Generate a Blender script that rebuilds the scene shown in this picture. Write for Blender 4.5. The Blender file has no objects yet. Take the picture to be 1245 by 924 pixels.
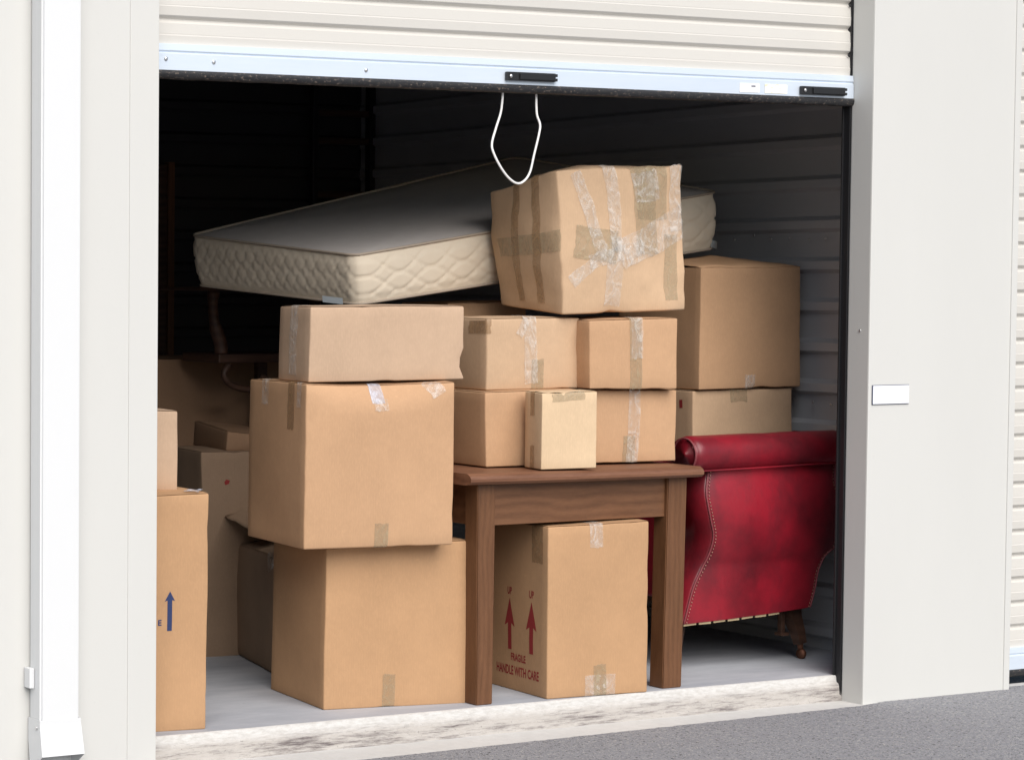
import bpy, bmesh, math, random
from mathutils import Vector, noise, Matrix
R = math.radians
sc = bpy.context.scene
COL = sc.collection

# ------------------------------------------------------------------ camera, light, exposure
cam_d = bpy.data.cameras.new('camera'); cam = bpy.data.objects.new('camera', cam_d); COL.objects.link(cam)
sc.camera = cam
cam.location = (0, 0, 1.36)
cam.rotation_euler = (R(90 - 2.4717), 0, R(-24.124))
cam_d.sensor_width = 36; cam_d.lens = 2875.5 / 1245 * 36
cam_d.shift_x = (622.5 + 137.4) / 1245; cam_d.shift_y = (465.3 - 462) / 1245
cam_d.clip_start = 0.05; cam_d.clip_end = 500

SUN_AZ, SUN_EL = 191, 43
w = bpy.data.worlds.new('World'); sc.world = w; w.use_nodes = True
nt = w.node_tree; bg = nt.nodes['Background']
sky = nt.nodes.new('ShaderNodeTexSky'); sky.sky_type = 'NISHITA'; sky.sun_disc = False
sky.sun_elevation = R(SUN_EL); sky.sun_rotation = R(SUN_AZ); sky.dust_density = 1.2; sky.air_density = 1.0; sky.ozone_density = .6
nt.links.new(sky.outputs[0], bg.inputs[0]); bg.inputs[1].default_value = 0.06
sd = bpy.data.lights.new('sun', 'SUN'); sun = bpy.data.objects.new('sun', sd); COL.objects.link(sun)
sd.energy = 2.5; sd.angle = R(58); sd.color = (1, .955, .90)
_d = Vector((math.sin(R(SUN_AZ)) * math.cos(R(SUN_EL)), math.cos(R(SUN_AZ)) * math.cos(R(SUN_EL)), math.sin(R(SUN_EL))))
sun.rotation_euler = _d.to_track_quat('Z', 'Y').to_euler(); sun.location = (3, -4, 9)
sc.view_settings.view_transform = 'Standard'; sc.view_settings.look = 'None'
sc.view_settings.gamma = 1; sc.view_settings.exposure = 0.76
sc.render.engine = 'CYCLES'

# ------------------------------------------------------------------ materials
class NT:
    def __init__(s, name, rough=.8, spec=.3, metal=0):
        s.m = bpy.data.materials.new(name); s.m.use_nodes = True; s.t = s.m.node_tree
        s.b = s.t.nodes['Principled BSDF']
        s.b.inputs['Roughness'].default_value = rough; s.b.inputs['Specular IOR Level'].default_value = spec
        s.b.inputs['Metallic'].default_value = metal
        s.tc = s.n('ShaderNodeTexCoord')
    def n(s, k, **kw):
        n = s.t.nodes.new(k)
        for a, v in kw.items(): setattr(n, a, v)
        return n
    def l(s, a, b): s.t.links.new(a, b)
    def mapping(s, scale=(1, 1, 1), rot=(0, 0, 0)):
        m = s.n('ShaderNodeMapping'); m.inputs['Scale'].default_value = scale; m.inputs['Rotation'].default_value = rot
        s.l(s.tc.outputs['Object'], m.inputs[0]); return m.outputs[0]
    def noise(s, scale, detail=4, rough=.6, mp=(1, 1, 1)):
        n = s.n('ShaderNodeTexNoise'); n.inputs['Scale'].default_value = scale
        n.inputs['Detail'].default_value = detail; n.inputs['Roughness'].default_value = rough
        s.l(s.mapping(mp), n.inputs['Vector']); return n.outputs['Fac']
    def ramp(s, fac, stops):
        r = s.n('ShaderNodeValToRGB'); e = r.color_ramp.elements
        while len(e) < len(stops): e.new(.5)
        for q, (p, c) in zip(e, stops):
            q.position = p; q.color = (*c, 1) if len(c) == 3 else c
        s.l(fac, r.inputs[0]); return r.outputs[0]
    def mix(s, fac, a, b, mode='MIX'):
        m = s.n('ShaderNodeMix', data_type='RGBA', blend_type=mode)
        for i, v in ((0, fac), (6, a), (7, b)):
            if isinstance(v, (int, float)): m.inputs[i].default_value = v
            elif isinstance(v, tuple): m.inputs[i].default_value = (*v, 1)
            else: s.l(v, m.inputs[i])
        return m.outputs[2]
    def math(s, op, a, b=0, c=0):
        m = s.n('ShaderNodeMath', operation=op)
        for i, v in enumerate((a, b, c)):
            if isinstance(v, (int, float)): m.inputs[i].default_value = v
            else: s.l(v, m.inputs[i])
        return m.outputs[0]
    def col(s, c):
        if isinstance(c, tuple): s.b.inputs['Base Color'].default_value = (*c, 1)
        else: s.l(c, s.b.inputs['Base Color'])
    def rough(s, c): s.l(c, s.b.inputs['Roughness'])
    def bump(s, h, strength=.3, dist=.002):
        b = s.n('ShaderNodeBump'); b.inputs['Strength'].default_value = strength; b.inputs['Distance'].default_value = dist
        s.l(h, b.inputs['Height']); s.l(b.outputs[0], s.b.inputs['Normal'])

def mul(c, k): return tuple(min(1, x * k) for x in c)

def kraft(name, c, stain=.0):
    t = NT(name, .82, .22)
    big = t.noise(3.5, 3, .55); mid = t.noise(38, 4, .6); fib = t.noise(240, 2, .5, (1, 1, .25))
    base = t.mix(t.ramp(big, [(.3, (0, 0, 0)), (.7, (1, 1, 1))]), mul(c, .90), mul(c, 1.07))
    base = t.mix(t.math('MULTIPLY', t.ramp(mid, [(.35, (0, 0, 0)), (.75, (1, 1, 1))]), .22), base, mul(c, .80))
    base = t.mix(t.math('MULTIPLY', t.ramp(fib, [(.45, (0, 0, 0)), (.7, (1, 1, 1))]), .25), base, mul(c, 1.18))
    # faint corrugation lines: vertical flutes showing through the liner
    wv = t.n('ShaderNodeTexWave', bands_direction='X'); wv.inputs['Scale'].default_value = 38
    wv.inputs['Distortion'].default_value = .35; t.l(t.mapping((1, 1, 1), (0, 0, R(20))), wv.inputs[0])
    base = t.mix(t.math('MULTIPLY', wv.outputs['Fac'], .03), base, mul(c, .75))
    # rubbed scuffs
    sc_ = t.ramp(t.noise(9, 6, .72, (1, 1, 1.6)), [(.66, (0, 0, 0)), (.74, (1, 1, 1))])
    base = t.mix(t.math('MULTIPLY', sc_, .30), base, mul(c, 1.30))
    if stain:
        st = t.ramp(t.noise(5, 5, .65), [(.52, (0, 0, 0)), (.66, (1, 1, 1))])
        base = t.mix(t.math('MULTIPLY', st, stain), base, mul(c, .6))
    t.col(base)
    h = t.math('ADD', t.math('MULTIPLY', wv.outputs['Fac'], .05), t.math('ADD', t.math('MULTIPLY', mid, .5), t.math('MULTIPLY', big, 3.0)))
    t.bump(h, .35, .003)
    return t.m

def tape_mat(name, c, alpha, rough=.16, crinkle=1.0):
    t = NT(name, rough, .6)
    nn = t.n('ShaderNodeTexNoise'); nn.inputs['Scale'].default_value = 26; nn.inputs['Detail'].default_value = 4; nn.inputs['Roughness'].default_value = .6
    nn.inputs['Distortion'].default_value = 2.4; t.l(t.mapping((1, 1, .6)), nn.inputs['Vector']); n1 = nn.outputs['Fac']; n2 = t.noise(16, 3, .6)
    t.col(t.mix(t.ramp(n1, [(.4, (0, 0, 0)), (.62, (1, 1, 1))]), mul(c, .80), c))
    a = t.math('MULTIPLY_ADD', t.ramp(n1, [(.40, (0, 0, 0)), (.72, (1, 1, 1))]), .34, alpha - .22)
    t.l(t.math('ADD', a, t.math('MULTIPLY', n2, .2)), t.b.inputs['Alpha'])
    t.bump(t.math('ADD', n1, t.math('MULTIPLY', n2, 2)), crinkle, .006)
    return t.m

def painted(name, c, rough=.5, grime=.06, orange=.25):
    t = NT(name, rough, .4)
    g = t.ramp(t.noise(2.2, 6, .6, (1, 1, .35)), [(.35, (0, 0, 0)), (.75, (1, 1, 1))])
    f = t.ramp(t.noise(60, 3, .6), [(.62, (0, 0, 0)), (.75, (1, 1, 1))])
    base = t.mix(t.math('MULTIPLY', g, grime), c, mul(c, .62))
    base = t.mix(t.math('MULTIPLY', f, grime * .7), base, mul(c, .6))
    t.col(base); t.bump(t.noise(180, 2, .5), orange * .4, .001)
    return t.m

KR = dict(
    tan=kraft('kraft tan', (.475, .285, .155)), warm=kraft('kraft warm', (.505, .31, .18)),
    pale=kraft('kraft pale', (.53, .365, .235)), grey=kraft('kraft greyish', (.505, .355, .245)),
    light=kraft('kraft cream', (.65, .48, .31)), worn=kraft('kraft worn', (.56, .385, .245), .15),
    dark=kraft('kraft shaded brown', (.27, .165, .10)), shaded=kraft('kraft dusty', (.29, .20, .135), .1))  # these two krafts are darkened to carry the shade at the back
M_TAPE = tape_mat('clear packing tape', (.84, .79, .73), .27, .12, .8)
M_TAPEB = tape_mat('blue tinted clear tape', (.72, .75, .86), .55)
M_OLD = tape_mat('yellowed packing tape', (.46, .37, .235), .40, .3, .4)
M_BROWN = tape_mat('brown packing tape', (.40, .25, .13), .5, .35, .25)
t = NT('blue ink', .8); t.col((.03, .045, .12)); M_BLUE = t.m
t = NT('red ink', .8); t.col((.27, .03, .03)); M_RED = t.m
M_WALL = painted('cream wall panel', (.61, .607, .582), .55, .09)
M_PIPE = painted('white painted gutter', (.70, .71, .715), .4, .03)
M_SLAT = painted('cream slat paint', (.61, .59, .55), .42, .07)
M_BLACK = painted('black steel', (.018, .018, .02), .35, .3)
M_RUB = painted('black rubber', (.016, .016, .017), .6, .4)
t = NT('rubber seal with dust', .55, .4)
sp = t.ramp(t.noise(70, 5, .75, (1, 1, 2)), [(.56, (0, 0, 0)), (.64, (1, 1, 1))])
t.col(t.mix(t.math('MULTIPLY', sp, .55), (.02, .02, .022), (.32, .25, .2))); t.bump(t.noise(90, 4), .6, .003); M_SEAL = t.m
t = NT('bare galvanised bar', .4, .5, .25)
t.col(t.mix(t.noise(25, 5, .7, (.1, 1, 1)), (.62, .70, .80), (.72, .79, .88))); t.bump(t.noise(60, 3), .08, .001); M_BAR = t.m
t = NT('screw metal', .3, .5, .9); t.col((.7, .7, .7)); M_SCREW = t.m
t = NT('white sticker', .5); t.col(t.mix(t.ramp(t.noise(40, 3, .5, (1, 1, 3)), [(.60, (0, 0, 0)), (.66, (1, 1, 1))]), (.9, .9, .9), (.75, .76, .78))); M_STICK = t.m
t = NT('yellowed sticker', .5); t.col(t.mix(t.ramp(t.noise(45, 3, .5, (1, 1, 3)), [(.58, (0, 0, 0)), (.66, (1, 1, 1))]), (.9, .88, .78), (.78, .66, .42))); M_STICK2 = t.m
t = NT('corrugated steel liner', .45, .5, .2)
t.col(t.mix(t.noise(5, 4, .6, (1, .3, 1)), (.42, .43, .455), (.54, .55, .57))); t.rough(t.math('MULTIPLY_ADD', t.noise(12, 3), .25, .32)); M_LINER = t.m
t = NT('shade-darkened ceiling and rear liner', .7, .3, .2); t.col((.05, .05, .054)); M_DARKW = t.m  # near-black base colour puts the deep interior shade into these surfaces
# concrete floor
t = NT('concrete floor', .75, .3)
c1 = t.mix(t.ramp(t.noise(4, 8, .65, (.5, 1.6, 1)), [(.3, (0, 0, 0)), (.7, (1, 1, 1))]), (.31, .325, .36), (.46, .47, .50))
c1 = t.mix(t.math('MULTIPLY', t.ramp(t.noise(45, 6, .8), [(.58, (0, 0, 0)), (.7, (1, 1, 1))]), .35), c1, (.26, .255, .25))
t.col(c1); t.bump(t.noise(80, 6, .7), .25, .002); M_FLOOR = t.m
# painted worn sill, grime band on its lower half
t = NT('worn painted sill', .8, .25)
sep = t.n('ShaderNodeSeparateXYZ'); t.l(t.tc.outputs['Object'], sep.inputs[0])
z = sep.outputs[2]
blot = t.noise(14, 9, .80, (.45, 2, 5)); fine = t.noise(60, 6, .75, (.6, 1, 2))
lowm = t.n('ShaderNodeMapRange'); lowm.inputs[1].default_value = .064; lowm.inputs[2].default_value = .040; t.l(z, lowm.inputs[0])
dm = t.math('MULTIPLY', t.ramp(t.math('ADD', blot, t.math('MULTIPLY', t.noise(1.3, 3), .5)), [(.73, (0, 0, 0)), (.90, (1, 1, 1))]), lowm.outputs[0])
base = t.mix(t.ramp(fine, [(.4, (0, 0, 0)), (.75, (1, 1, 1))]), (.60, .59, .57), (.44, .42, .39))
base = t.mix(t.math('MULTIPLY', lowm.outputs[0], .6), base, (.40, .36, .325))
base = t.mix(t.math('MULTIPLY', dm, .95), base, (.12, .10, .10))
spk = t.ramp(t.noise(110, 5, .8), [(.62, (0, 0, 0)), (.67, (1, 1, 1))])
base = t.mix(t.math('MULTIPLY', t.math('MULTIPLY', spk, lowm.outputs[0]), .8), base, (.08, .07, .07))
t.col(base); t.bump(t.math('ADD', fine, blot), .5, .004); M_SILL = t.m
t = NT('apron concrete', .85, .2)
base = t.mix(t.noise(30, 6, .7), (.66, .65, .63), (.50, .49, .47))
spk = t.ramp(t.noise(45, 6, .8), [(.66, (0, 0, 0)), (.70, (1, 1, 1))])
t.col(t.mix(t.math('MULTIPLY', spk, .75), base, (.16, .145, .14))); t.bump(t.noise(60, 6, .8), .5, .004); M_APRON = t.m
# asphalt
t = NT('weathered asphalt', .92, .2)
v = t.n('ShaderNodeTexVoronoi'); v.inputs['Scale'].default_value = 210; t.l(t.mapping(), v.inputs['Vector'])
g1 = t.noise(120, 6, .8); g2 = t.noise(5, 5, .6)
base = t.mix(t.ramp(g1, [(.35, (0, 0, 0)), (.65, (1, 1, 1))]), (.24, .24, .255), (.40, .40, .42))
base = t.mix(t.math('MULTIPLY', g2, .45), base, (.28, .28, .295))
ch = t.n('ShaderNodeSeparateColor'); t.l(v.outputs['Color'], ch.inputs[0])
base = t.mix(t.ramp(ch.outputs[0], [(.90, (0, 0, 0)), (.93, (1, 1, 1))]), base, (.48, .46, .45))
base = t.mix(t.ramp(ch.outputs[1], [(.93, (0, 0, 0)), (.96, (1, 1, 1))]), base, (.10, .10, .105))
t.col(base); t.bump(t.math('SUBTRACT', t.math('MULTIPLY', g1, 1.2), v.outputs['Distance']), .8, .006); M_ASPH = t.m
# wood
def wood(name, a, b, axis):
    t = NT(name, .45, .4)
    s = {'X': (1.2, 9, 9), 'Z': (9, 9, 1.1)}[axis]
    n1 = t.noise(5, 6, .6, s); n2 = t.noise(30, 5, .7, s)
    wv = t.n('ShaderNodeTexWave', bands_direction='Z' if axis == 'X' else 'X'); wv.inputs['Scale'].default_value = 9 if axis == 'X' else 16
    wv.inputs['Distortion'].default_value = 7; wv.inputs['Detail'].default_value = 4; wv.inputs['Detail Scale'].default_value = .8
    t.l(t.mapping((.45, 1, 1) if axis == 'X' else (1, 1, .25)), wv.inputs[0])
    f = t.math('ADD', t.math('MULTIPLY', wv.outputs['Fac'], .17 if axis == 'X' else .12), t.math('ADD', t.math('MULTIPLY', n1, .45), t.math('MULTIPLY', n2, .40)))
    base = t.mix(t.ramp(f, [(.3, (0, 0, 0)), (.8, (1, 1, 1))]), a, b)
    t.col(base); t.rough(t.math('MULTIPLY_ADD', n1, .3, .35)); t.bump(n2, .25, .0015)
    return t.m
M_WX = wood('oak grain along', (.105, .045, .020), (.205, .094, .044), 'X')
M_WZ = wood('oak grain upright', (.100, .043, .018), (.195, .087, .039), 'Z')
M_WTOP = wood('oak table top', (.12, .050, .026), (.24, .11, .06), 'X')
M_DKW = wood('dark polished wood', (.035, .017, .011), (.10, .05, .032), 'X')
# leather
t = NT('red leather', .32, .5)
n1 = t.noise(3.2, 5, .6); n2 = t.noise(9, 5, .65, (1, 1, .5)); n3 = t.noise(220, 3, .6)
base = t.mix(t.ramp(n1, [(.34, (0, 0, 0)), (.62, (1, 1, 1))]), (.085, .007, .012), (.27, .010, .022))
base = t.mix(t.math('MULTIPLY', t.ramp(n2, [(.5, (0, 0, 0)), (.72, (1, 1, 1))]), .45), base, (.07, .010, .016))
t.col(base); t.rough(t.math('MULTIPLY_ADD', n2, .3, .22)); t.bump(t.math('ADD', n3, t.math('MULTIPLY', n2, 3)), .25, .0015); M_LEATH = t.m
t = NT('faded leather trim', .5, .4); t.col(t.mix(t.noise(160, 3), (.16, .025, .03), (.26, .07, .08))); t.bump(t.noise(200, 2), .5, .002); M_TRIM = t.m
t = NT('brass nail', .35, .5, .8); t.col((.45, .27, .2)); M_NAIL = t.m
t = NT('webbing tape', .9); t.col((.42, .33, .2)); M_WEB = t.m
# fabric
t = NT('quilted ticking', .85, .2)
n = t.noise(14, 5, .65)
t.col(t.mix(n, (.66, .565, .44), (.76, .67, .54))); t.bump(t.noise(350, 2), .3, .001); M_TICK = t.m
t = NT('mattress top satin', .85, .1)
t.col(t.mix(t.noise(20, 4), (.52, .48, .45), (.60, .56, .53))); t.bump(t.math('ADD', t.noise(260, 2), t.math('MULTIPLY', t.noise(6, 3), 4)), .25, .002); M_MTOP = t.m
t = NT('mattress binding', .9, .1); t.col((.40, .335, .27)); M_BIND = t.m
t = NT('plastic corner', .2, .6); t.col((.80, .88, .93)); M_PLAST = t.m
t = NT('nylon cord', .7, .3); t.col((.85, .84, .82)); t.bump(t.noise(300, 2), .5, .001); M_ROPE = t.m
t = NT('white enamel plate', .35, .4); t.col((.88, .90, .94)); M_PLATE = t.m
t = NT('dark plate edge', .5); t.col((.10, .11, .16)); M_EDGE = t.m
t = NT('rusty iron', .6, .4, .5); t.col(t.mix(t.noise(60, 5), (.10, .045, .03), (.26, .11, .06))); M_RUST = t.m

# ------------------------------------------------------------------ object helpers
def thing(name, label, cat, loc, group=None):
    o = bpy.data.objects.new(name, None); COL.objects.link(o); o.location = loc; o.empty_display_size = .1
    o['label'] = label; o['category'] = cat
    if group: o['group'] = group
    return o
def obj(name, bm, mat, parent=None, smooth=False, label=None, keep=False):
    me = bpy.data.meshes.new(name)
    if parent is not None:
        wl = Vector(parent.location); p = parent.parent
        while p is not None: wl = wl + Vector(p.location); p = p.parent
        if not keep:
            for v in bm.verts: v.co -= wl
    bmesh.ops.recalc_face_normals(bm, faces=bm.faces)
    bm.to_mesh(me); bm.free()
    if smooth:
        for f in me.polygons: f.use_smooth = True
    me.materials.append(mat)
    o = bpy.data.objects.new(name, me); COL.objects.link(o)
    if parent is not None: o.parent = parent
    if label: o['label'] = label
    return o
def struct(name, bm, mat, smooth=False):
    o = obj(name, bm, mat, None, smooth); o['kind'] = 'structure'; return o
def tag(o, label, cat, group=None):
    o['label'] = label; o['category'] = cat
    if group: o['group'] = group
    return o
def bx(bm, x0, x1, y0, y1, z0, z1, bev=0, seg=2):
    b = bmesh.new()
    vs = [b.verts.new((x, y, z_)) for x in (x0, x1) for y in (y0, y1) for z_ in (z0, z1)]
    for q in ((0, 1, 3, 2), (4, 6, 7, 5), (0, 4, 5, 1), (2, 3, 7, 6), (0, 2, 6, 4), (1, 5, 7, 3)):
        b.faces.new([vs[i] for i in q])
    if bev:
        bmesh.ops.recalc_face_normals(b, faces=b.faces)
        bmesh.ops.bevel(b, geom=b.edges[:], offset=bev, segments=seg, affect='EDGES', profile=.6)
    merge(bm, b); return bm
def merge(bm, b):
    me = bpy.data.meshes.new('tmp'); b.to_mesh(me); b.free(); bm.from_mesh(me); bpy.data.meshes.remove(me)
def tube(bm, pts, r, seg=8, closed=False, cap=True):
    pts = [Vector(p) for p in pts]; n = len(pts); rings = []
    rr = r if isinstance(r, (list, tuple)) else [r] * n
    up = None
    for i, p in enumerate(pts):
        a = pts[(i - 1) % n] if (closed or i > 0) else p
        c = pts[(i + 1) % n] if (closed or i < n - 1) else p
        tg = (c - a).normalized()
        if up is None: up = tg.orthogonal().normalized()
        up = (up - tg * up.dot(tg)).normalized(); s = tg.cross(up)
        rings.append([bm.verts.new(p + (up * math.cos(k * 2 * math.pi / seg) + s * math.sin(k * 2 * math.pi / seg)) * rr[i]) for k in range(seg)])
    for i in range(n if closed else n - 1):
        A, B = rings[i], rings[(i + 1) % n]
        for k in range(seg): bm.faces.new((A[k], A[(k + 1) % seg], B[(k + 1) % seg], B[k]))
    if cap and not closed: bm.faces.new(rings[0][::-1]); bm.faces.new(rings[-1])
    return bm
def smoothline(pts, sub=4):
    pts = [Vector(p) for p in pts]; out = []
    for i in range(len(pts) - 1):
        p0 = pts[max(i - 1, 0)]; p1 = pts[i]; p2 = pts[i + 1]; p3 = pts[min(i + 2, len(pts) - 1)]
        for k in range(sub):
            t_ = k / sub
            out.append(.5 * ((2 * p1) + (p2 - p0) * t_ + (2 * p0 - 5 * p1 + 4 * p2 - p3) * t_ ** 2 + (-p0 + 3 * p1 - 3 * p2 + p3) * t_ ** 3))
    out.append(pts[-1]); return out
def grid(bm, fn, nu, nv):
    g = [[bm.verts.new(fn(i / nu, j / nv)) for j in range(nv + 1)] for i in range(nu + 1)]
    for i in range(nu):
        for j in range(nv): bm.faces.new((g[i][j], g[i + 1][j], g[i + 1][j + 1], g[i][j + 1]))
    return g
def extrude_profile(bm, prof, x0, x1, nx=1, jit=0):
    """profile [(y,z)...] swept along x"""
    cols = []
    for i in range(nx + 1):
        x = x0 + (x1 - x0) * i / nx
        cols.append([bm.verts.new((x, y, z_)) for y, z_ in prof])
    for i in range(nx):
        for j in range(len(prof) - 1): bm.faces.new((cols[i][j], cols[i + 1][j], cols[i + 1][j + 1], cols[i][j + 1]))
def screw(name, parent, p, r=.006, ax='y', mat=None):
    bm = bmesh.new()
    bmesh.ops.create_uvsphere(bm, u_segments=10, v_segments=6, radius=r)
    for v in bm.verts:
        if ax == 'y': v.co.y *= .5
        elif ax == 'x': v.co.x *= .5
        v.co += Vector(p)
    return obj(name, bm, mat or M_SCREW, parent, True)

# ------------------------------------------------------------------ setting: ground
ZA = -.079
random.seed(3)
def asph_edge(x):
    base = 5.888 + (x - 4.70) * .028 if x < 6.28 else (5.935 + (x - 6.28) * .2 if x < 6.40 else 5.962)
    if x < 3.50: base = 5.962
    if x > 6.99: base = 6.0
    return base + .006 * noise.noise((x * 23, 0, 1)) + .005 * noise.noise((x * 90, 3, 0))
bm = bmesh.new()
xs = [-90, -20, 0, 2] + [3 + i * .012 for i in range(0, 420)] + [8.1, 12, 30, 90]
rows = []
for x in xs:
    e = asph_edge(x) if 2.9 < x < 8.06 else 5.962
    rows.append([bm.verts.new(p) for p in ((x, -90, ZA), (x, -5, ZA), (x, 4.5, ZA), (x, e - .012, ZA), (x, e, ZA - .012))])
for i in range(len(xs) - 1):
    for j in range(4): bm.faces.new((rows[i][j], rows[i + 1][j], rows[i + 1][j + 1], rows[i][j + 1]))
struct('asphalt', bm, M_ASPH)
bm = bmesh.new()
grid(bm, lambda u, v: (-60 + 120 * u, 5.5 + .548 * v, -.0835 + .003 * noise.noise(((-60 + 120 * u) * 9, v * 3, 0))), 400, 4)
struct('apron_strip', bm, M_APRON)
bm = bmesh.new(); bx(bm, -90, 90, -90, 60, -.6, -.12); struct('ground', bm, M_ASPH)
bm = bmesh.new()
prof = [(6.40, .0005), (6.082, 0.0), (6.074, -.001)]
bx(bm, 3.30, 6.75, 6.0735, 9.5, -.119, 0.0)
struct('floor', bm, M_FLOOR)

# ------------------------------------------------------------------ the storage building
B = thing('storage_building', 'cream panelled self storage building with its unit door open over stacked boxes', 'building', (3.0, 6.0, -.08))
YF, YB = 5.95, 6.045
XL, XR = 3.527, 6.310
ZT = 2.62
def wallpart(name, args, mat=M_WALL, bev=.004):
    bm = bmesh.new(); bx(bm, *args, bev); return obj(name, bm, mat, B)
wallpart('wall_panel', (-2.5, 3.4308, YF + .0015, YB + .05, -.11, 3.3), bev=.001)
wallpart('corner_flashing', (3.431, XL, YF, YB + .0, -.11, 3.3), bev=.002)
wallpart('pier', (XR, 6.990, YF, YB, -.11, ZT), bev=.005)
wallpart('header', (XL + .001, 9.6, YF + .001, YB, ZT + .001, 3.3))
wallpart('pier', (9.601, 14, YF, YB, -.11, 3.3))
bm = bmesh.new(); bx(bm, 6.972, 6.9995, YF - .004, YF + .02, -.085, ZT - .01, .002); obj('edge_trim', bm, M_WALL, B)
wallpart('roof', (-2.5, 14, YF - .12, 9.9, 3.301, 3.38), M_DARKW)
# room lining
bm = bmesh.new()
def rib_profile(z0, z1, pitch=.150, first=.041):
    pr = [(0, z0)]; zz = z0 + first
    while zz < z1 - .1:
        pr += [(0, zz - .004), (-.024, zz + .010), (-.024, zz + .040), (0, zz + .056)]
        zz += pitch
    pr.append((0, z1)); return pr
rp = rib_profile(0, 2.9)
cols = [[bm.verts.new((6.72 + d_, y, z_)) for d_, z_ in rp] for y in (6.05, 9.5)]
for j in range(len(rp) - 1): bm.faces.new((cols[0][j], cols[1][j], cols[1][j + 1], cols[0][j + 1]))
side = obj('side_wall', bm, M_LINER, B)
for (y, z_) in ((6.98, 1.516), (6.878, 1.531), (6.792, 1.516), (6.70, 1.517), (6.604, 1.511), (6.525, 1.514), (6.661, .920), (6.571, .912), (6.486, .906)):
    screw('wall_screw', B, (6.694, y, z_), .0055, 'x')
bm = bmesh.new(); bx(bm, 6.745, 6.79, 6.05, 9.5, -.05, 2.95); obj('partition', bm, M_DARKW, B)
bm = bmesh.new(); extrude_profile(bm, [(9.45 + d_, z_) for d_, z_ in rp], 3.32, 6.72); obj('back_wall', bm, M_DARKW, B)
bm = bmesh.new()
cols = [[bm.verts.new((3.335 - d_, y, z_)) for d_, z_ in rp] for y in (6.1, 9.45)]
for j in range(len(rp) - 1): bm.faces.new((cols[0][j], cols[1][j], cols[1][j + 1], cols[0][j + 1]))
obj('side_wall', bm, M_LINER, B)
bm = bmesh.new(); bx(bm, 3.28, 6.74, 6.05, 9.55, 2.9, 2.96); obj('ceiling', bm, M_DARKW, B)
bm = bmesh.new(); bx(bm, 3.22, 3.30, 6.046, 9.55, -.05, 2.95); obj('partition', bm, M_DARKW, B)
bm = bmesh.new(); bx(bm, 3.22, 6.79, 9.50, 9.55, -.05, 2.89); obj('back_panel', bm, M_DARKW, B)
# inner returns hiding the side gaps behind the jambs
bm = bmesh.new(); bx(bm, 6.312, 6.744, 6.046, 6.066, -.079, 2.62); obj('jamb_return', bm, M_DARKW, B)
# tracks
bm = bmesh.new()
bx(bm, 6.3045, 6.3095, 6.046, 6.075, -.075, 2.6, .001); bx(bm, 6.2975, 6.3044, 6.0695, 6.075, -.045, 2.6, .001)
obj('door_track', bm, M_BLACK, B)
bm = bmesh.new(); bx(bm, 3.528, 3.541, 6.040, 6.12, -.06, 2.6, .002); obj('door_track', bm, M_BLACK, B)
# sill with rounded nose
bm = bmesh.new()
prof = [(6.073, .0012), (6.0665, -.0005), (6.063, -.004), (6.0605, -.020), (6.0595, -.0225), (6.0525, -.026), (6.0495, -.031), (6.0475, -.0600), (6.040, -.0855)]
extrude_profile(bm, prof, 3.30, 6.312, 240)
for v in bm.verts: v.co.y += .0025 * noise.noise((v.co.x * 5, v.co.z * 20, 0)) + .0012 * noise.noise((v.co.x * 30, v.co.z * 40, 0)); 
obj('sill', bm, M_SILL, B, True)

def curtain(parent_building, x0, x1, zb, name, ytop=6.064, z1=2.62, pitch=.0855, phase=0):
    """roll-up door: corrugated slats, bottom bar, rubber seal"""
    D = bpy.data.objects.new(name, None); COL.objects.link(D); D.parent = parent_building
    D.location = Vector((x0, 6.045, zb)) - Vector(parent_building.location)
    pr = []; zz = zb + .079
    pr.append((ytop - .004, zz - .012))
    k = 0
    while zz < z1:
        pr += [(ytop - .0145, zz + .002), (ytop - .0160, zz + .028), (ytop - .0145, zz + .031), (ytop - .0148, zz + .034), (ytop - .013, zz + .064), (ytop - .003, zz + .073), (ytop - .003, zz + .077), (ytop - .012, zz + .0845)]
        zz += pitch; k += 1
    bm = bmesh.new(); extrude_profile(bm, pr, x0, x1, 8)
    obj('slat_curtain', bm, M_SLAT, D)
    bm = bmesh.new()
    pr = [(ytop - .012, zb + .082), (ytop - .026, zb + .0815), (ytop - .028, zb + .062), (ytop - .0235, zb + .057), (ytop - .0285, zb + .052), (ytop - .029, zb + .003), (ytop - .02, zb + .0), (ytop, zb)]
    extrude_profile(bm, pr, x0, x1, 4); obj('bottom_bar', bm, M_BAR, D)
    bm = bmesh.new()
    pr = [(ytop - .02, zb + .006), (ytop - .0305, zb + .004), (ytop - .033, zb - .004), (ytop - .031, zb - .016), (ytop - .022, zb - .022), (ytop - .002, zb - .021), (ytop + .006, zb - .01), (ytop + .004, zb + .004)]
    extrude_profile(bm, pr, x0, x1, 220)
    for v in bm.verts:
        if v.co.z < zb - .01: v.co.z += .0018 * noise.noise((v.co.x * 14, 0, 0))
    obj('rubber_seal', bm, M_SEAL, D, True)
    return D
D = curtain(B, XL + .016, 6.3085, 1.9735, 'roll_up_door')
def slide_lock(x0, x1, z0, z1, y=6.034):
    bm = bmesh.new()
    bx(bm, x0, x1, y - .012, y - .0005, z0, z1, .002)
    bx(bm, x0 + .048, x1 - .006, y - .017, y - .0122, z0 + .004, z1 - .004, .0015)
    bx(bm, x1 - .010, x1 + .006, y - .014, y - .004, z0 + .002, z0 + .011, .001)
    bx(bm, x1 - .010, x1 + .006, y - .014, y - .004, z1 - .011, z1 - .002, .001)
    o = obj('slide_lock', bm, M_BLACK, D)
    screw('lock_screw', D, (x0 + .014, y - .014, (z0 + z1) / 2), .006)
slide_lock(4.834, 5.026, 1.989, 2.016)
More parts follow.
